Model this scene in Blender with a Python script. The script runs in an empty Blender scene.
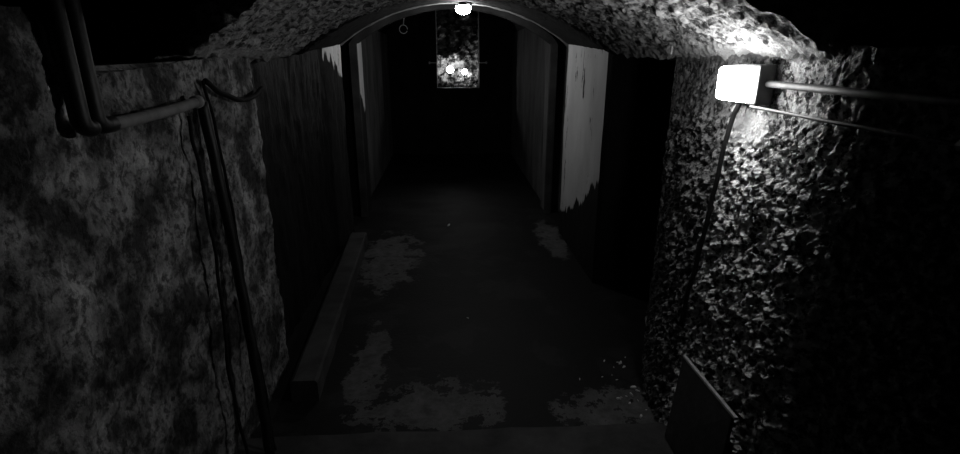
import bpy, bmesh, math, random
from mathutils import Vector, Matrix, noise
random.seed(4)
C = bpy.context.scene.collection
PI = math.pi

# ------------------------------------------------------------------ camera
H = 1.6
F_PX = 520.0
pitch = math.atan(170 / F_PX)
yaw = math.radians(3.6)
Fw = Vector((math.sin(yaw) * math.cos(pitch), math.cos(yaw) * math.cos(pitch), -math.sin(pitch)))
Rt = Vector((math.cos(yaw), -math.sin(yaw), 0))
Up = Rt.cross(Fw)
cam = bpy.data.cameras.new('camera')
camo = bpy.data.objects.new('camera', cam)
C.objects.link(camo)
camo.matrix_world = Matrix(((Rt.x, Up.x, -Fw.x, 0), (Rt.y, Up.y, -Fw.y, 0), (Rt.z, Up.z, -Fw.z, H), (0, 0, 0, 1)))
cam.sensor_width = 36
cam.lens = 36 * F_PX / 960
cam.clip_start = 0.02
bpy.context.scene.camera = camo

# ------------------------------------------------------------------ materials
def new_mat(name):
    m = bpy.data.materials.new(name)
    m.use_nodes = True
    nt = m.node_tree
    b = nt.nodes['Principled BSDF']
    return m, nt, b

def N(nt, t, **k):
    n = nt.nodes.new(t)
    for a, v in k.items():
        setattr(n, a, v)
    return n

def ramp(nt, src, stops):
    r = N(nt, 'ShaderNodeValToRGB')
    cr = r.color_ramp
    while len(cr.elements) < len(stops):
        cr.elements.new(0.5)
    for e, (p, v) in zip(cr.elements, stops):
        e.position = p
        e.color = (v, v, v, 1)
    nt.links.new(src, r.inputs[0])
    return r.outputs[0]

def nz(nt, vec, scale, detail=6, rough=.6, stretch=None, dist=0):
    if stretch:
        mp = N(nt, 'ShaderNodeMapping')
        mp.inputs['Scale'].default_value = stretch
        nt.links.new(vec, mp.inputs[0])
        vec = mp.outputs[0]
    n = N(nt, 'ShaderNodeTexNoise')
    n.inputs['Scale'].default_value = scale
    n.inputs['Detail'].default_value = detail
    n.inputs['Roughness'].default_value = rough
    n.inputs['Distortion'].default_value = dist
    nt.links.new(vec, n.inputs['Vector'])
    return n.outputs['Fac']

def mathn(nt, op, a, b=None, clamp=False):
    n = N(nt, 'ShaderNodeMath', operation=op, use_clamp=clamp)
    for i, v in enumerate((a, b)):
        if v is None:
            continue
        if isinstance(v, (int, float)):
            n.inputs[i].default_value = v
        else:
            nt.links.new(v, n.inputs[i])
    return n.outputs[0]

def mixv(nt, fac, a, b):
    n = N(nt, 'ShaderNodeMix', data_type='FLOAT')
    for i, v in ((0, fac), (2, a), (3, b)):
        if isinstance(v, (int, float)):
            n.inputs[i].default_value = v
        else:
            nt.links.new(v, n.inputs[i])
    return n.outputs[0]

def bump(nt, b, hsrc, strength, dist, prev=None):
    bp = N(nt, 'ShaderNodeBump')
    bp.inputs['Strength'].default_value = strength
    bp.inputs['Distance'].default_value = dist
    nt.links.new(hsrc, bp.inputs['Height'])
    if prev:
        nt.links.new(prev, bp.inputs['Normal'])
    nt.links.new(bp.outputs[0], b.inputs['Normal'])
    return bp.outputs[0]

def stone(name, lo, hi, sc=6, stretch=(1, 1, 1), bs=.7, bd=.02, rough=.85, p=(.35, .65), fine=38, spec=.3, pits=None, areas=(), soft=60, wobble=.10):
    m, nt, b = new_mat(name)
    g = N(nt, 'ShaderNodeNewGeometry').outputs['Position']
    c = ramp(nt, nz(nt, g, sc, 8, .62, stretch), [(p[0], lo), (p[1], hi)])
    if pits:
        f = ramp(nt, nz(nt, g, pits[0], 5, .7, stretch), [(pits[1], pits[3]), (pits[2], 1)])
        c = mathn(nt, 'MULTIPLY', c, f)
    if areas:
        sx = N(nt, 'ShaderNodeSeparateXYZ')
        nt.links.new(g, sx.inputs[0])
        wob = mathn(nt, 'MULTIPLY', mathn(nt, 'SUBTRACT', nz(nt, g, 9 if soft > 30 else 3, 5, .65), .5), wobble)
        for (axis, lo_, hi_, val, mul) in areas:     # own tone on part of a surface, some of it painted light or shade
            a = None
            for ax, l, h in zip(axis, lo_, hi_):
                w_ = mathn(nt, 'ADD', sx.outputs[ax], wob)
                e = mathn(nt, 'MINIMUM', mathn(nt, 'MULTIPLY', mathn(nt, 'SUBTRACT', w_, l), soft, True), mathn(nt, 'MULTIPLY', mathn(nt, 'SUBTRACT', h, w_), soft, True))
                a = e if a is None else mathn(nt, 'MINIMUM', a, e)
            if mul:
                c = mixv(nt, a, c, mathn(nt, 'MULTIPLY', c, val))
            else:
                c = mixv(nt, a, c, ramp(nt, nz(nt, g, 12, 6, .6), [(.3, val * .75), (.7, val)]))
    nt.links.new(c, b.inputs['Base Color'])
    b.inputs['Roughness'].default_value = rough
    b.inputs['Specular IOR Level'].default_value = spec
    q = bump(nt, b, nz(nt, g, sc * 2.2, 8, .7, stretch), bs, bd)
    bump(nt, b, nz(nt, g, fine, 6, .7, stretch), bs, bd * .4, q)
    return m

def plain(name, v, rough=.5, metal=0, spec=.5, bs=0, bsc=60):
    m, nt, b = new_mat(name)
    g = N(nt, 'ShaderNodeTexCoord').outputs['Object']
    c = ramp(nt, nz(nt, g, 22, 4, .6), [(.3, v * .7), (.7, v * 1.15)])
    nt.links.new(c, b.inputs['Base Color'])
    b.inputs['Roughness'].default_value = rough
    b.inputs['Metallic'].default_value = metal
    b.inputs['Specular IOR Level'].default_value = spec
    if bs:
        bump(nt, b, nz(nt, g, bsc, 4, .6), bs, .004)
    return m

def glow(name, s):
    m, nt, b = new_mat(name)
    b.inputs['Base Color'].default_value = (.8, .8, .8, 1)
    b.inputs['Emission Color'].default_value = (1, 1, 1, 1)
    b.inputs['Emission Strength'].default_value = s
    return m

M = {}
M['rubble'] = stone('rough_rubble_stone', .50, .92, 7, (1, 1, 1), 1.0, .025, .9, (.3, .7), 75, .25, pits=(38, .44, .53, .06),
    areas=[('YZ', (1.91, -1), (9, 1.75), .32, True), ('YZ', (1.68, 1.30), (1.90, 1.42), .55, False), ('YZ', (1.45, 1.575), (2.6, 1.8), .16, False)])  # darker beyond the cable; pale stone face; top dimmed in colour for grazing light
M['vault'] = stone('rough_vault_stone', .25, .62, 8, (1, 1, 1.4), 1.0, .025, .9, (.35, .65), 60, .25, pits=(26, .42, .54, .12),
    areas=[('Z', (1.0,), (1.645,), .42, False)])  # low vault kept smooth and pale in colour for the lamp's bright streak
M['left'] = stone('render_painted_falloff', .045, .56, 4.4, (1, 1.1, 1), 1.0, .02, .85, (.44, .68), 50, .3, pits=(34, .40, .54, .22),
    areas=[('Z', (-1,), (.85,), .62, True), ('Y', (-1,), (1.25,), .7, True)], soft=2.5, wobble=.9)  # foot and near end darkened in colour, standing in for lamp falloff
M['wet_or_shade'] = stone('black_wet_or_shade_stone', .004, .013, 4, (1, 1, .25), 1.0, .02, .6, (.4, .75), 30, .15)
M['dark'] = stone('dark_plaster', .010, .022, 4, (1, 1, .5), .5, .01, .9, (.4, .7), 30, .15)  # near-black base tone, keeps passages and far end dark
M['soffit'] = stone('dark_soffit_plaster', .005, .010, 4, (1, 1, 1), .4, .01, .85, (.4, .7), 30, .2)  # near-black base tone of the smooth soffit
M['far'] = stone('far_plaster', .07, .24, 3, (1, 1, .35), .5, .01, .85, (.35, .7), 25, .2)
M['rock'] = stone('cave_rock', .10, .7, 5, (1, 1, 1), 1.0, .06, .9, (.35, .65), 20, .2, pits=(9, .42, .55, .05))
M['trim'] = stone('lit_arch_edge', .14, .32, 5, (1, 1, 1), .4, .01, .7, (.35, .65), 30)  # bead coloured pale to stand in for the lamp-lit arch edge
M['kerb'] = stone('kerb_concrete', .02, .055, 5, (1, 1, 1), .4, .006, .8, (.35, .65), 50)
M['blackpipe'] = plain('black_pipe', .005, .5, 0, .35, .3)
M['cable'] = plain('black_cable', .003, .8, 0, .2)
M['greypipe'] = plain('painted_grey_pipe', .17, .7, 0, .4, .4)
M['steel'] = plain('dull_steel_tube', .04, .6, .6, .4)
M['casing'] = plain('lamp_casing', .05, .5)
M['board'] = plain('dark_board', .07, .7, 0, .3, .3)
M['boardedge'] = plain('lit_board_edge', .40, .7)  # lamplight along the board's top edge put into its colour
M['flake'] = plain('plaster_chip', .62, .8)
M['frame'] = plain('window_frame_metal', .85, .5)
M['bulb_main'] = glow('lamp_diffuser_lit', 62)
M['bulb_ceiling'] = glow('ceiling_globe_lit', 95)
M['bulb_far'] = glow('far_globe_lit', 38)

# peeling paint, also the painted lamp spots on the left: pale where above a ragged line, stone below
def peel_or_spot(name, zline, slope, y0, hi, lo, sgn=1, rag=.5, top=9):
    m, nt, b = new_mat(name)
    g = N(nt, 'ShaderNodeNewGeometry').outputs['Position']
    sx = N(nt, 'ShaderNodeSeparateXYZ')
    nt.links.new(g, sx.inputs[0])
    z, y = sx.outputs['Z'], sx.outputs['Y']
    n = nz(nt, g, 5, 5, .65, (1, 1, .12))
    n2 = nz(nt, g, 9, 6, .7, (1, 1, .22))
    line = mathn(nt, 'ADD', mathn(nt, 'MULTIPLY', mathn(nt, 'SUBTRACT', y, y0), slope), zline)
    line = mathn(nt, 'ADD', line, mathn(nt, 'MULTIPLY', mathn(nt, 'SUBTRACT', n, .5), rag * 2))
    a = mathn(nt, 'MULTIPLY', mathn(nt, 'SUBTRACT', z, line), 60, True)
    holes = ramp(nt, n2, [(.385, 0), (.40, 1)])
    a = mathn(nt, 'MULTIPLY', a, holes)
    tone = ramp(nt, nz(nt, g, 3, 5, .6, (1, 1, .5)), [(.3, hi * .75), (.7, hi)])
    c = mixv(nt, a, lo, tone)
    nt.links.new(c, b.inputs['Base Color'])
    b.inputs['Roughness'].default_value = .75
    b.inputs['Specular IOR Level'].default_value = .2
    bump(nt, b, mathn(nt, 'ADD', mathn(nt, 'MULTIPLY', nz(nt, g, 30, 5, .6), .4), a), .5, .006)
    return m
M['peel_right'] = peel_or_spot('peeling_white_paint', .42, -.42, 4.2, .62, .010, rag=.22)
M['spot_left'] = peel_or_spot('painted_lamp_spot', 1.50, -.3, 4.5, .85, .012, rag=.42)  # lamp-lit spots on the left put into the surface colour

def floor_mat():
    m, nt, b = new_mat('damp_concrete_floor')
    g = N(nt, 'ShaderNodeNewGeometry').outputs['Position']
    n1 = nz(nt, g, 1.7, 8, .62, None, .4)
    patch = ramp(nt, n1, [(.53, 0), (.56, 1)])
    sx = N(nt, 'ShaderNodeSeparateXYZ')
    nt.links.new(g, sx.inputs[0])
    x, y = sx.outputs['X'], sx.outputs['Y']
    def blob(cx, cy, rx, ry):
        dx = mathn(nt, 'DIVIDE', mathn(nt, 'SUBTRACT', x, cx), rx)
        dy = mathn(nt, 'DIVIDE', mathn(nt, 'SUBTRACT', y, cy), ry)
        d = mathn(nt, 'ADD', mathn(nt, 'MULTIPLY', dx, dx), mathn(nt, 'MULTIPLY', dy, dy))
        d = mathn(nt, 'ADD', d, mathn(nt, 'MULTIPLY', mathn(nt, 'SUBTRACT', nz(nt, g, 7, 9, .75), .5), 8))
        return mathn(nt, 'MULTIPLY', mathn(nt, 'SUBTRACT', 1, d), 5, True)
    bl = None
    for q in ((-.08, 2.12, .30, .2), (-.50, 4.1, .24, .6), (.80, 2.05, .26, .16), (.95, 4.5, .12, .5), (-.45, 2.5, .10, .45)):
        v = blob(*q)
        bl = v if bl is None else mathn(nt, 'MAXIMUM', bl, v)
    stain = ramp(nt, nz(nt, g, 14, 6, .7), [(.35, .35), (.65, 1)])
    a = mathn(nt, 'MULTIPLY', bl, stain)
    c = mixv(nt, a, mixv(nt, patch, .009, .016), .11)
    nt.links.new(c, b.inputs['Base Color'])
    r = mixv(nt, a, .62, .85)
    nt.links.new(r, b.inputs['Roughness'])
    b.inputs['Specular IOR Level'].default_value = .15
    bump(nt, b, nz(nt, g, 40, 5, .6), .35, .006)
    return m
M['floor'] = floor_mat()

# ------------------------------------------------------------------ helpers
def link(name, bm, mat, parent=None, smooth=False):
    me = bpy.data.meshes.new(name)
    bmesh.ops.recalc_face_normals(bm, faces=bm.faces)
    bm.to_mesh(me)
    bm.free()
    for mm in (mat if isinstance(mat, list) else [mat]):
        me.materials.append(mm)
    if smooth:
        for p in me.polygons:
            p.use_smooth = True
    o = bpy.data.objects.new(name, me)
    C.objects.link(o)
    if parent:
        o.parent = parent
        o.matrix_parent_inverse = Matrix.Identity(4)
        o.location = -Vector(parent.location)
    return o

def struct(name, bm, mat, smooth=False):
    o = link(name, bm, mat, None, smooth)
    o['kind'] = 'structure'
    return o

def tag(o, label, cat, group=None):
    o['label'] = label
    o['category'] = cat
    if group:
        o['group'] = group
    return o

def thing(name, loc, label, cat, group=None):
    o = bpy.data.objects.new(name, None)
    o.empty_display_size = .05
    o.location = loc
    C.objects.link(o)
    return tag(o, label, cat, group)

def box(bm, x0, x1, y0, y1, z0, z1, bev=0, seg=2):
    r = bmesh.ops.create_cube(bm, size=1)
    vs = r['verts']
    for v in vs:
        v.co = Vector(((x0 + x1) / 2 + v.co.x * (x1 - x0), (y0 + y1) / 2 + v.co.y * (y1 - y0), (z0 + z1) / 2 + v.co.z * (z1 - z0)))
    if bev:
        es = list({e for v in vs for e in v.link_edges})
        bmesh.ops.bevel(bm, geom=es, offset=bev, segments=seg, affect='EDGES', profile=.5)

def tube(bm, pts, r, n=12, rs=None):
    pts = [Vector(p) for p in pts]
    # rounded polyline
    rings = []
    up = Vector((0.13, 0.31, 0.94)).normalized()
    prev = None
    for i, p in enumerate(pts):
        a = pts[max(i - 1, 0)]
        b = pts[min(i + 1, len(pts) - 1)]
        t = (b - a).normalized()
        if prev is None:
            u = t.cross(up).normalized()
        else:
            u = (prev - t * prev.dot(t)).normalized()
        prev = u
        w = t.cross(u)
        rr = rs[i] if rs else r
        rings.append([bm.verts.new(p + (u * math.cos(2 * PI * k / n) + w * math.sin(2 * PI * k / n)) * rr) for k in range(n)])
    for a, b in zip(rings, rings[1:]):
        for k in range(n):
            bm.faces.new((a[k], a[(k + 1) % n], b[(k + 1) % n], b[k]))
    bm.faces.new(rings[0])
    bm.faces.new(rings[-1][::-1])

def curve(pts, sub=6, wig=0, seed=0):
    """Catmull-Rom through points"""
    P = [Vector(p) for p in pts]
    P = [P[0] * 2 - P[1]] + P + [P[-1] * 2 - P[-2]]
    out = []
    for i in range(1, len(P) - 2):
        for s in range(sub):
            t = s / sub
            a, b, c, d = P[i - 1], P[i], P[i + 1], P[i + 2]
            q = .5 * ((2 * b) + (c - a) * t + (2 * a - 5 * b + 4 * c - d) * t * t + (3 * b - a - 3 * c + d) * t ** 3)
            if wig:
                q = q + noise.noise_vector(q * 9 + Vector((seed, 0, 0))) * wig
            out.append(q)
    out.append(P[-2])
    return out

def fillet(pts, r, n=5):
    P = [Vector(p) for p in pts]
    out = [P[0]]
    for i in range(1, len(P) - 1):
        a = (P[i - 1] - P[i]).normalized() * r + P[i]
        b = (P[i + 1] - P[i]).normalized() * r + P[i]
        for k in range(n + 1):
            t = k / n
            out.append(a * (1 - t) ** 2 + P[i] * 2 * t * (1 - t) + b * t * t)
    out.append(P[-1])
    return out

def disc(bm, c, r, z0, z1, n=24, rings=None):
    """lathe about vertical axis through c; rings = [(r,z)...]"""
    rings = rings or [(r, z0), (r, z1)]
    L = [[bm.verts.new((c[0] + rr * math.cos(2 * PI * k / n), c[1] + rr * math.sin(2 * PI * k / n), z)) for k in range(n)] for rr, z in rings]
    for a, b in zip(L, L[1:]):
        for k in range(n):
            bm.faces.new((a[k], a[(k + 1) % n], b[(k + 1) % n], b[k]))
    bm.faces.new(L[0])
    bm.faces.new(L[-1][::-1])

def fr(p, sc, o=5):
    return noise.fractal(Vector(p) * sc, 1.0, 2.1, o)

# displacement heights
def h_rubble(p):
    q = Vector(p)
    w = q + noise.noise_vector(q * 3) * .10
    d, _ = noise.voronoi(Vector((w.x, w.y * 2.6, w.z * 3.6)))
    ed = min((d[1] - d[0]) * 2.2, 1)            # joints between stones
    chip = noise.ridged_multi_fractal(Vector((q.x, q.y * 1.0 + q.z * .5, q.z)) * 11, .9, 2.2, 4, 1.0, 2.0)
    k = max(0, min(1, (2.52 - q.y) / .12)) * .75 + .25
    t = max(.35, min(1, (1.46 - q.z) / .15))
    t *= 1 - .8 * max(0, 1 - abs(q.y - 1.79) / .12) ** .5 * max(0, 1 - abs(q.z - 1.36) / .075) ** .5
    return k * t * (.014 * ed + .006 * fr(q, 5, 3) + .022 * fr(q, 42, 4) - .006 * chip) - .018 + .085 * max(0, 1.42 - q.z) * max(0, min(1, (2.5 - q.y) / .35))
def h_vault(p):
    q = Vector(p)
    return .012 * fr((q.x, q.y * 1.3, q.z), 8, 3) + .018 * fr(q, 26, 5)
def h_left(p):
    q = Vector(p)
    return .020 * fr(q, 2.2, 3) + .010 * fr(q, 11, 4) + .007 * fr(q, 34, 3)
def h_wet(p):
    q = Vector(p)
    return .013 * fr((q.x, q.y * 2, q.z * .5), 4, 4) + .008 * fr((q.x, q.y, q.z * .4), 16, 3)
def h_soft(p):
    return .008 * fr((p[0], p[1], p[2] * .5), 3, 3)

def wall(name, path, z0, z1, res, hf, mat, out=1, ztop=None, amp=1, matf=None):
    """A masonry block: plan path (list of xy) goes from its back edge round its faces and back; out=+1 if the visible side
    is to the left of the direction of travel."""
    pts = []
    for (a, b) in zip(path, path[1:]):
        a = Vector(a); b = Vector(b)
        n = max(1, int((b - a).length / res))
        for k in range(n):
            pts.append(a.lerp(b, k / n))
    pts.append(Vector(path[-1]))
    bm = bmesh.new()
    cols = []
    L = len(pts)
    for i, p in enumerate(pts):
        a = pts[max(i - 2, 0)]; b = pts[min(i + 2, L - 1)]
        t = (b - a).normalized()
        nrm = Vector((-t.y, t.x, 0)) * out
        zt = ztop(p.x, p.y) if ztop else z1
        nz_ = max(2, int((zt - z0) / res))
        if ztop:
            nz_ = max(2, int((z1 - z0) / res))
        col = []
        for k in range(nz_ + 1):
            z = z0 + (zt - z0) * k / nz_
            c = Vector((p.x, p.y, z))
            col.append(bm.verts.new(c + nrm * hf(c) * amp))
        cols.append(col)
    for a, b in zip(cols, cols[1:]):
        for k in range(len(a) - 1):
            f = bm.faces.new((a[k], b[k], b[k + 1], a[k + 1]))
            if matf:
                c = f.calc_center_median()
                f.material_index = matf(c)
    # cap
    bm.faces.new([c[-1] for c in cols])
    # back
    for k in range(len(cols[0]) - 1):
        bm.faces.new((cols[-1][k], cols[0][k], cols[0][k + 1], cols[-1][k + 1]))
    bm.faces.new([c[0] for c in cols])
    return struct(name, bm, mat)

# ------------------------------------------------------------------ floor
bm = bmesh.new()
nx, ny = 60, 180
V = [[bm.verts.new((-1.6 + 3.6 * i / nx, 1.55 + 7.9 * j / ny, .006 * fr((i * .06, j * .06, 0), 2, 3))) for i in range(nx + 1)] for j in range(ny + 1)]
for j in range(ny):
    for i in range(nx):
        bm.faces.new((V[j][i], V[j][i + 1], V[j + 1][i + 1], V[j + 1][i]))
for v in V[-1]:
    pass
struct('floor', bm, M['floor'], True)
# threshold step at the camera's feet
bm = bmesh.new()
nx = 50
rows = [(-.9, .055, 0), (1.55, .055, 0), (1.90, .05, 1), (1.915, .035, 1), (1.92, -.05, 1)]
R_ = []
for (y, z, w) in rows:
    R_.append([bm.verts.new((-1.3 + 3.0 * i / nx, y + w * (.014 * fr((i * .3, 0, 0), .7, 3) - .03 * (i / nx)), z)) for i in range(nx + 1)])
for a, b in zip(R_, R_[1:]):
    for i in range(nx):
        bm.faces.new((a[i], a[i + 1], b[i + 1], b[i]))
struct('trim_4', bm, M['kerb'])

# ------------------------------------------------------------------ walls
def ztl(x, y):      # ragged top of the near left wall, higher beside the stair
    base = 1.55 + .045 * max(0, min(1, (y - 1.4) / .7))
    return base + .010 * fr((x, y, 0), 9, 3)
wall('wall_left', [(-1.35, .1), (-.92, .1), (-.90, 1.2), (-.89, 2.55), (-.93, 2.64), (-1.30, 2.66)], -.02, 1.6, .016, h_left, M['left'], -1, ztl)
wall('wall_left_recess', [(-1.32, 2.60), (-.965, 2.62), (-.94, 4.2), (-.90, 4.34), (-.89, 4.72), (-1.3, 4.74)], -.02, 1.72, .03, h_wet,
     [M['wet_or_shade'], M['spot_left']], -1, None, 1, lambda c: 1 if c.y > 4.25 else 0)
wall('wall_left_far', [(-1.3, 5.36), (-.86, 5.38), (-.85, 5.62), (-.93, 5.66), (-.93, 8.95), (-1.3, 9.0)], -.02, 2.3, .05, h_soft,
     [M['far'], M['spot_left'], M['dark']], -1, None, 1, lambda c: 1 if 5.39 < c.y < 5.6 else (2 if c.y < 5.39 else 0))  # lamp spot painted on the jamb; doorway return blackened in colour for shade
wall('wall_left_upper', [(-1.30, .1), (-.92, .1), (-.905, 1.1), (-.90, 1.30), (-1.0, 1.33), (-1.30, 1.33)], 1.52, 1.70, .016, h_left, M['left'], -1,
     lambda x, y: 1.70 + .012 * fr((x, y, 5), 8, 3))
def ztr(x, y):
    return 1.625 + .012 * fr((x, y, 3), 9, 3)
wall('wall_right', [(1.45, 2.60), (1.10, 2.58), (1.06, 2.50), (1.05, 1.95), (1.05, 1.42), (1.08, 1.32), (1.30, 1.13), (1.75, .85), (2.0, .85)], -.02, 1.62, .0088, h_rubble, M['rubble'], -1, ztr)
wall('wall_right_pillar', [(1.42, 4.72), (1.06, 4.70), (1.055, 3.50), (1.08, 3.47), (1.42, 3.45)], -.02, 1.73, .03, h_soft, [M['peel_right'], M['wet_or_shade']], -1, None, 1, lambda c: 1 if c.y < 3.50 else 0)  # return face towards the doorway uses black stone in place of shade
wall('wall_right_far', [(1.42, 9.0), (1.10, 8.95), (1.08, 5.66), (1.04, 5.62), (1.05, 5.38), (1.42, 5.36)], -.02, 2.3, .05, h_soft, M['far'], -1)

# side passages behind the doorways (plain dark boxes open to the corridor)
def passage(name, x0, x1, y0, y1, z1):
    bm = bmesh.new()
    t = .08
    xi = x1 if abs(x1) > abs(x0) else x0
    a, b = min(x0, x1), max(x0, x1)
    box(bm, a, b, y0 - t, y0, 0, z1)
    box(bm, a, b, y1, y1 + t, 0, z1)
    box(bm, a, b, y0 - t, y1 + t, z1, z1 + t)
    e = (xi, xi + t) if xi > 0 else (xi - t, xi)
    box(bm, e[0], e[1], y0 - t, y1 + t, 0, z1 + t)
    struct(name, bm, M['dark'])
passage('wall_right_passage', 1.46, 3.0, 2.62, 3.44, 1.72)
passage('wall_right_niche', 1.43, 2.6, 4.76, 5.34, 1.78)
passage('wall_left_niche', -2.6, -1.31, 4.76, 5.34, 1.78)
bm = bmesh.new()
box(bm, 1.99, 3.1, 2.5, 5.5, -.08, -.012)
box(bm, -2.7, -1.59, 4.6, 5.5, -.08, -.012)
struct('floor_side', bm, M['dark'])

# ------------------------------------------------------------------ ceilings
CX = .09
def arc(dx, w, rise):
    R = (w * w + rise * rise) / (2 * rise)
    d = min(abs(dx), w)
    return math.sqrt(R * R - d * d) - (R - rise)
def spring(y):
    t = max(0, min(1, (y - 3.0) / 1.75))
    return 1.60 + .10 * t
def vault_mesh(y0f, y1, yn, spring_f, rise, w, wide, thick, hf, res, rough_until=None, xl=None, xr=None, matf=None):
    bm = bmesh.new()
    xs = []
    x = -wide
    n = int(2 * wide / res)
    xs = [-wide + 2 * wide * i / n for i in range(n + 1)]
    top, bot = [], []
    for dx in xs:
        y0 = y0f(dx)
        cb, ct = [], []
        slope = -dx * .9
        nv = Vector((-slope * .0 + (-dx * .6 if abs(dx) < w else 0), 0, -1)).normalized()
        for j in range(yn + 1):
            y = y0 + (y1 - y0) * j / yn
            z = spring_f(y) + arc(dx, w, rise)
            c = Vector((CX + dx, y, z))
            k = 1
            if rough_until:
                k = max(.15, min(1, (rough_until - y - abs(dx) * -.1) / .25))
            cb.append(bm.verts.new(c + nv * hf(c) * k))
            ct.append(bm.verts.new(c + Vector((0, 0, thick))))
        bot.append(cb); top.append(ct)
    for L, (a, b) in enumerate(zip(bot, bot[1:])):
        for j in range(yn):
            f = bm.faces.new((a[j], b[j], b[j + 1], a[j + 1]))
            if matf:
                f.material_index = matf(f.calc_center_median())
            bm.faces.new((top[L][j], top[L][j + 1], top[L + 1][j + 1], top[L + 1][j]))
        bm.faces.new((a[0], b[0], top[L + 1][0], top[L][0]))
        bm.faces.new((a[-1], b[-1], top[L + 1][-1], top[L][-1]))
    for s in (0, -1):
        for j in range(yn):
            bm.faces.new((bot[s][j], bot[s][j + 1], top[s][j + 1], top[s][j]))
    return bm
def rimY(dx):
    return 1.44 + (.98 - dx) / 1.96 * .54 + .02 * fr((dx, 0, 0), 7, 3)
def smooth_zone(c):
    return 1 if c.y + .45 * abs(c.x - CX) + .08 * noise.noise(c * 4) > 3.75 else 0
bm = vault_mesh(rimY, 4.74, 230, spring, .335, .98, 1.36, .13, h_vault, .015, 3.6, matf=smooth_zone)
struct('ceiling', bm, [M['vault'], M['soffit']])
bm = vault_mesh(lambda d: 4.76, 9.3, 50, lambda y: 1.86, .75, 1.05, 1.36, .12, h_soft, .05)
struct('ceiling_far', bm, M['dark'])

# plaster bands round the two arches
def arch_band(name, y0, y1, inner, thick, z_s, rise, w, mat, legs=0):
    bm = bmesh.new()
    prof = []
    n = 60
    for i in range(n + 1):
        dx = -w + 2 * w * i / n
        prof.append((dx, z_s + arc(dx, w, rise)))
    if legs:
        prof = [(-w, .1 * k) for k in range(int(z_s * 10))] + prof + [(w, .1 * k) for k in reversed(range(int(z_s * 10)))]
        n = len(prof) - 1
    def ring(o, y):
        out = []
        for dx, z in prof:
            nx_, nz_ = (-dx * .55, -1) if (not legs or z > z_s - .04 and abs(dx) < w - .001) else (-dx, 0)
            l = math.hypot(nx_, nz_)
            wob = .006 * fr((dx * 3, y, 0), 3, 3)
            out.append(bm.verts.new((CX + dx + nx_ / l * (o + wob), y, z + nz_ / l * (o + wob))))
        return out
    A = ring(inner, y0 + .01); A2 = ring(inner, y1 - .01)
    B = ring(inner - .006, y0); B2 = ring(inner - .006, y1)
    D = ring(-thick, y0); D2 = ring(-thick, y1)
    loops = [D, B, A, A2, B2, D2]
    for P, Q in zip(loops, loops[1:] + loops[:1]):
        for i in range(n):
            bm.faces.new((P[i], P[i + 1], Q[i + 1], Q[i]))
    bm.faces.new([l[0] for l in loops]); bm.faces.new([l[-1] for l in loops])
    return struct(name, bm, mat)
arch_band('trim_1', 4.73, 4.755, .010, .05, 1.70, .335, .975, M['trim'])  # pale bead standing in for the lamp-lit arch edge
arch_band('trim_5', 5.30, 5.345, .022, .05, 1.72, .33, .955, M['kerb'], 1)
arch_band('trim_2', 5.38, 5.50, .012, .9, 1.72, .36, .98, M['soffit'])

# end wall with tall window opening and the rock chamber behind it
WX0, WX1, WZ0, WZ1 = -.15, .555, 1.11, 2.42
bm = bmesh.new()
box(bm, -1.3, WX0, 9.0, 9.12, 0, 2.8)
box(bm, WX1, 1.45, 9.0, 9.12, 0, 2.8)
box(bm, WX0, WX1, 9.0, 9.12, 0, WZ0)
box(bm, WX0, WX1, 9.0, 9.12, WZ1, 2.8)
struct('wall_back', bm, M['dark'])
bm = bmesh.new()
n = 70
G = []
for j in range(n + 1):
    row = []
    for i in range(n + 1):
        x = -.9 + 2.2 * i / n; z = .4 + 2.6 * j / n
        p = Vector((x, 9.95, z))
        row.append(bm.verts.new((x, 9.84 - .12 * fr(p, 2.2, 5) - .07 * fr(p, 9, 4) - .5 * abs((x - .2) / 1.1) ** 3 + .9 * max(0, z - 1.62) + .8 * max(0, 1.25 - z), z)))
    G.append(row)
for j in range(n):
    for i in range(n):
        bm.faces.new((G[j][i], G[j][i + 1], G[j + 1][i + 1], G[j + 1][i]))
struct('wall_cave', bm, M['rock'])

w = thing('window_frame', (.2, 8.98, WZ0), 'thin pale metal frame around the tall narrow opening at the corridor end', 'window frame')
for x in (WX0, WX1):
    bm = bmesh.new(); tube(bm, curve([(x, 9.14, WZ0 - .02), (x, 9.14, 1.7), (x, 9.14, WZ1)], 8, .006), .014, 8)
    link('upright', bm, M['frame'], w, True)
bm = bmesh.new(); box(bm, WX0 - .01, WX1 + .01, 8.962, 8.995, WZ0 - .012, WZ0 + .004, .002)
link('sill', bm, M['casing'], w)
for s, x in ((-1, WX0), (1, WX1)):
    bm = bmesh.new()
    box(bm, min(x, x + s * .13), max(x, x + s * .13), 8.955, 8.975, 1.502, 1.518, .003)
    box(bm, x + s * .115 - .012, x + s * .115 + .012, 8.955, 8.998, 1.49, 1.53, .004)
    link('bracket', bm, M['frame'], w)

def globe(name, c, r, mat, label, cat, group=None):
    t = thing(name, (c[0], c[1], c[2]), label, cat, group)
    bm = bmesh.new(); bmesh.ops.create_uvsphere(bm, u_segments=20, v_segments=12, radius=r)
    for v in bm.verts: v.co += Vector(c)
    link('globe', bm, mat, t, True)
    bm = bmesh.new()
    disc(bm, c, r, 0, 0, 16, [(r * .55, c[2] - r * 1.7), (r * .62, c[2] - r * 1.1), (r * .55, c[2] - r * .75)])
    link('lamp_holder', bm, M['casing'], t)
    bm = bmesh.new()
    tube(bm, [(c[0], c[1], c[2] - r * 1.5), (c[0], c[1] + .15, c[2] - r * 1.9), (c[0], c[1] + .25, c[2] - r * 1.9)], .012, 8)
    link('stem', bm, M['casing'], t)
    return t
globe('globe_lamp', (.078, 9.60, 1.385), .060, M['bulb_far'], 'larger left glowing globe lamp behind the far opening', 'lamp', 'globe lamps behind the far opening')
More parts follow.
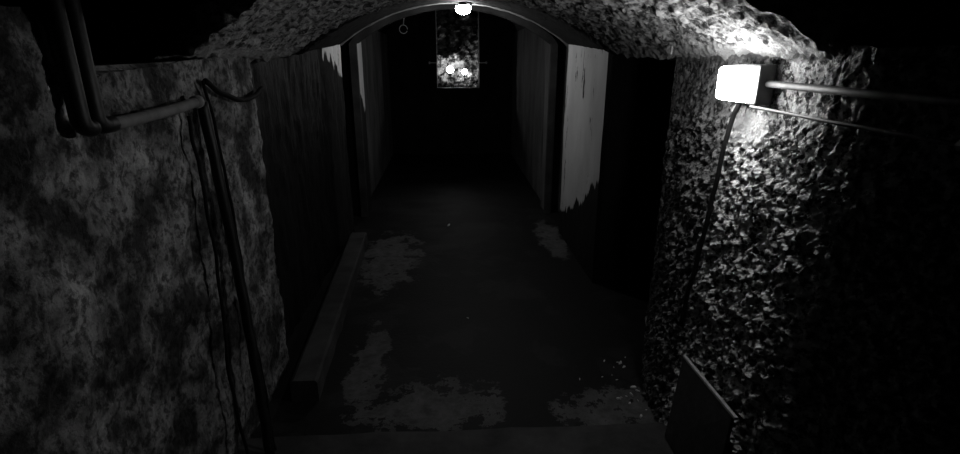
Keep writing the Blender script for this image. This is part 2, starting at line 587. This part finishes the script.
globe('globe_lamp', (.33, 9.62, 1.345), .050, M['bulb_far'], 'smaller right glowing globe lamp, lower of two behind the far opening', 'lamp', 'globe lamps behind the far opening')

# ------------------------------------------------------------------ main wall lamp
X0 = 1.055
t = thing('bulkhead_lamp', (1.05, 1.765, 1.50), 'blazing white rectangular bulkhead lamp on the rough right wall', 'lamp')
ly0, ly1, lz0, lz1 = 1.678, 1.850, 1.456, 1.572
bm = bmesh.new(); box(bm, 1.000, 1.060, ly0 - .006, ly1 + .006, lz0 - .006, lz1 + .006, .006)
link('casing', bm, M['casing'], t)
bm = bmesh.new(); box(bm, .950, 1.001, ly0 + .002, ly1 - .002, lz0 + .002, lz1 - .002, .016, 4)
link('diffuser', bm, M['bulb_main'], t, True)
for y in (ly0 + .02, ly1 - .02):
    for z in (lz0 - .006, lz1 + .006):
        bm = bmesh.new()
        tube(bm, [(1.02, y, z - .004), (1.02, y, z + .004)], .006, 8)
        link('screw', bm, M['casing'], t)

# conduits running from the lamp along the wall towards the viewer
def clip(bm, x, y, z, r):
    P = [(x + .07, z - r - .002), (x, z - r - .002), (x - r - .002, z), (x, z + r + .002), (x + .07, z + r + .002)]
    Q = [(x + .07, z - r - .006), (x - .003, z - r - .006), (x - r - .006, z), (x - .003, z + r + .006), (x + .07, z + r + .006)]
    for (a, b, c, d) in zip(P, P[1:], Q, Q[1:]):
        q = [[bm.verts.new((v[0], yy, v[1])) for v in (a, b, d, c)] for yy in (y - .006, y + .006)]
        bm.faces.new(q[0]); bm.faces.new(q[1][::-1])
        for k in range(4):
            bm.faces.new((q[0][k], q[0][(k + 1) % 4], q[1][(k + 1) % 4], q[1][k]))
    bmesh.ops.remove_doubles(bm, verts=bm.verts, dist=1e-5)
c = thing('conduit', (1.02, 1.6, 1.505), 'thicker upper steel conduit running right from the bulkhead lamp', 'conduit')
bm = bmesh.new(); tube(bm, [(1.034, 1.672, 1.518), (1.030, 1.3, 1.515), (1.030, .6, 1.513)], .011, 16)
link('tube', bm, M['steel'], c, True)
bm = bmesh.new(); clip(bm, 1.03, .95, 1.513, .011)
link('clip', bm, M['casing'], c)
c = thing('conduit', (1.02, 1.6, 1.45), 'thin lower steel conduit running right from the lamp bottom', 'conduit')
bm = bmesh.new(); tube(bm, [(1.005, 1.70, 1.444), (1.003, 1.3, 1.438), (1.000, .6, 1.434)], .005, 12)
link('tube', bm, M['steel'], c, True)
bm = bmesh.new(); clip(bm, 1.000, .95, 1.436, .005)
link('clip', bm, M['casing'], c)
bm = bmesh.new(); tube(bm, curve([(1.02, 1.80, 1.445), (1.015, 1.835, 1.36), (.998, 1.845, 1.1), (.972, 1.855, .8), (.948, 1.86, .55)], 10, .006, 3), .009, 10)
tag(link('hanging_cable', bm, M['cable'], None, True), 'black cable hanging straight down below the bulkhead lamp', 'cable')

# ------------------------------------------------------------------ ceiling lamp at the arch crown
cx, cy = .152, 4.60
cz = spring(4.6) + arc(cx - CX, .98, .335)
t = thing('ceiling_lamp', (cx, cy, cz), 'small glowing bowl lamp on the crown of the arch', 'lamp')
bm = bmesh.new(); disc(bm, (cx, cy), 0, 0, 0, 28, [(.030, cz + .02), (.034, cz - .012), (.068, cz - .018), (.066, cz - .028)])
link('base', bm, M['greypipe'], t, True)
bm = bmesh.new(); disc(bm, (cx, cy), 0, 0, 0, 28, [(.060, cz - .028), (.064, cz - .045), (.058, cz - .068), (.042, cz - .085), (.018, cz - .093)])
link('glass_bowl', bm, M['bulb_ceiling'], t, True)
bm = bmesh.new(); tube(bm, curve([(cx + .05, cy, cz - .016), (cx + .10, cy + .02, cz + .0), (cx + .17, cy + .03, cz - .004), (cx + .24, cy + .02, cz - .02)], 6, 0), .008, 8)
link('cable', bm, M['greypipe'], t, True)

# ------------------------------------------------------------------ left wall pipes
wl = -.86
t = thing('black_pipe', (wl, 1.30, 1.42), 'thick black lagged pipe coming down over the left wall top', 'pipe')
bm = bmesh.new(); tube(bm, fillet([(wl, 1.352, 2.2), (wl, 1.352, 1.437), (wl + .002, 1.41, 1.437)], .03, 6), .021, 20)
link('lagging', bm, M['blackpipe'], t, True)
bm = bmesh.new(); tube(bm, fillet([(wl, 1.296, 2.2), (wl, 1.296, 1.437), (wl, 1.334, 1.437)], .03, 6), .021, 20)
link('side_tube', bm, M['blackpipe'], t, True)
t = thing('grey_pipe', (wl, 1.65, 1.44), 'grey painted horizontal pipe stub on the left wall between the black pipes', 'pipe')
bm = bmesh.new(); tube(bm, curve([(wl + .002, 1.405, 1.437), (wl, 1.5, 1.436), (wl, 1.7, 1.442), (wl + .002, 1.89, 1.452)], 8, .003), .017, 16)
link('tube', bm, M['greypipe'], t, True)
bm = bmesh.new(); tube(bm, [(wl + .002, 1.875, 1.452), (wl + .002, 1.905, 1.454)], .022, 16)
link('end_collar', bm, M['greypipe'], t, True)
P0 = [(-.865, 1.945, 1.45), (-.845, 1.935, 1.2), (-.825, 1.93, .8), (-.785, 1.86, .4), (-.745, 1.775, .05)]
bm = bmesh.new(); tube(bm, curve(P0, 10, .004), .019, 14)
tag(link('down_pipe', bm, M['blackpipe'], None, True), 'thick black pipe running down the left wall to the floor', 'pipe')
bm = bmesh.new(); tube(bm, curve([(-.865, 1.83, 1.415), (-.855, 1.825, 1.2), (-.845, 1.81, .8), (-.84, 1.76, .4), (-.80, 1.71, .06)], 10, .010, 5), .006, 8)
tag(link('thin_cable', bm, M['cable'], None, True), 'thin black cable hanging left of the thick down pipe', 'cable')
bm = bmesh.new(); tube(bm, curve([(-.87, 1.995, 1.52), (-.85, 2.0, 1.3), (-.84, 2.01, .9), (-.83, 1.99, .55), (-.79, 1.93, .3), (-.73, 1.80, .06)], 10, .008, 9), .0055, 8)
tag(link('thin_cable', bm, M['cable'], None, True), 'thin black cable hanging right of the thick down pipe', 'cable')
bm = bmesh.new(); tube(bm, curve([(-.868, 2.0, 1.52), (-.855, 2.1, 1.47), (-.85, 2.26, 1.432), (-.852, 2.42, 1.432), (-.87, 2.6, 1.46)], 8, .004, 2), .010, 10)
tag(link('drooping_cable', bm, M['cable'], None, True), 'short black cable drooping across the top of the left wall corner', 'cable')

# ------------------------------------------------------------------ kerb on the left
bm = bmesh.new()
secs = []
n = 60
for i in range(n + 1):
    s = i / n
    y = 2.2 + (4.45 - 2.2) * s
    xl = -.765 + (-.862 + .765) * s
    ww = .115 + .015 * s
    nn = .005 * fr((0, y, 0), 6, 3)
    zz = .115 + .004 * fr((1, y, 0), 5, 3)
    secs.append([bm.verts.new(v) for v in ((xl - .015, y, -.01), (xl - .015, y, zz - .01), (xl, y, zz), (xl + ww - .012, y, zz + nn), (xl + ww + nn, y, zz - .012), (xl + ww + nn * 1.5, y, -.01))])
for a, b in zip(secs, secs[1:]):
    for k in range(5):
        bm.faces.new((a[k], a[k + 1], b[k + 1], b[k]))
bm.faces.new(secs[0]); bm.faces.new(secs[-1][::-1])
struct('trim_3', bm, M['kerb'])

# ------------------------------------------------------------------ leaning board on the right
t = thing('leaning_board', (.90, 1.6, .055), 'dark flat board leaning against the foot of the rough right wall', 'board')
A = [(.955, 1.795, .434), (.945, 1.40, .454), (.915, 1.395, .06), (.915, 1.785, .06)]
def slab(bm, q, th):
    q = [Vector(v) for v in q]
    nrm = (q[1] - q[0]).cross(q[3] - q[0]).normalized()
    if nrm.x > 0: nrm = -nrm
    a = [bm.verts.new(v) for v in q]; b = [bm.verts.new(v + nrm * th) for v in q]
    bm.faces.new(a); bm.faces.new(b[::-1])
    for k in range(4):
        bm.faces.new((a[k], a[(k + 1) % 4], b[(k + 1) % 4], b[k]))
bm = bmesh.new(); slab(bm, A, .012)
bmesh.ops.bevel(bm, geom=list(bm.edges), offset=.002, segments=1, affect='EDGES')
link('panel', bm, M['board'], t)
bm = bmesh.new(); slab(bm, [(.956, 1.80, .442), (.946, 1.385, .463), (.945, 1.385, .455), (.955, 1.80, .434)], .013)
link('lit_edge_strip', bm, M['boardedge'], t)['label'] = 'top edge strip, painted pale as if lit'

# ------------------------------------------------------------------ small bright bits
bm = bmesh.new()
tube(bm, [(1.0, 2.372, 1.668), (1.0, 2.372, 1.625), (.994, 2.365, 1.612)], .004, 8)
tag(link('ceiling_pin', bm, M['flake'], None, True), 'short pale pin hanging from the ceiling edge by the black doorway', 'pin')
def chip(loc, s, name, label, group, rz=None, tall=1, cat='plaster chip', nrm='z'):
    bm = bmesh.new()
    k = random.randint(5, 7)
    a0 = random.random() * 6
    lo, hi = [], []
    for i in range(k):
        a = a0 + 2 * PI * i / k
        r = s * random.uniform(.6, 1.1)
        x, y = r * 1.3 * math.cos(a), r * math.sin(a) * random.uniform(.3, .6)
        if nrm == 'z':
            lo.append(bm.verts.new((x, y, 0))); hi.append(bm.verts.new((x * .85, y * .85, s * .28 + random.uniform(0, .3) * s)))
        else:
            lo.append(bm.verts.new((0, x * .35, y * tall))); hi.append(bm.verts.new((-s * .12, x * .3, y * tall * .9)))
    bm.faces.new(lo[::-1]); bm.faces.new(hi)
    for i in range(k):
        bm.faces.new((lo[i], lo[(i + 1) % k], hi[(i + 1) % k], hi[i]))
    o = link(name, bm, M['flake'])
    o.location = loc
    if nrm == 'z':
        o.rotation_euler = (0, 0, random.uniform(0, 6))
    return tag(o, label, cat, group)
for i in range(22):
    y = random.uniform(1.98, 2.5)
    x = random.gauss(.86, .07) + (y - 2.2) * .1
    x = min(x, .97)
    chip((x, y, .002), random.uniform(.005, .016), 'plaster_chip', 'small pale plaster chip lying on the floor at the foot of the right wall', 'plaster chips by the right wall')
chip((.11, 3.0, .002), .008, 'plaster_chip', 'lone pale chip lying mid floor, the nearer one', None)
chip((.0, 4.95, .002), .025, 'plaster_chip', 'lone pale chip lying far down the corridor floor', None)
chip((1.045, 2.42, .27), .05, 'plaster_flake', 'narrow pale flake, upper one on the doorway corner of the right wall', None, None, 1.6, 'plaster flake', 'x')
chip((1.045, 2.42, .17), .022, 'plaster_flake', 'tiny pale flake low on the doorway corner of the right wall', None, None, 1.4, 'plaster flake', 'x')
# wire loop faint beyond the arch
bm = bmesh.new()
tube(bm, [(-.52 + .05 * math.cos(a * PI / 8), 7.0, 1.93 + .05 * math.sin(a * PI / 8)) for a in range(16)] , .006, 6)
tube(bm, [(-.52, 7.0, 1.98), (-.50, 7.0, 2.1), (-.52, 7.0, 2.36)], .006, 6)
tag(link('wire_loop', bm, M['frame'], None, True), 'small faint loop of wire hanging beyond the arch, left of the far opening', 'wire')

# ------------------------------------------------------------------ world and view
wd = bpy.data.worlds.new('world')
bpy.context.scene.world = wd
wd.use_nodes = True
wd.node_tree.nodes['Background'].inputs[0].default_value = (0, 0, 0, 1)
wd.node_tree.nodes['Background'].inputs[1].default_value = 0
vs = bpy.context.scene.view_settings
vs.view_transform = 'Standard'
vs.look = 'None'
vs.exposure = 0
vs.gamma = 1
vs.use_curve_mapping = False
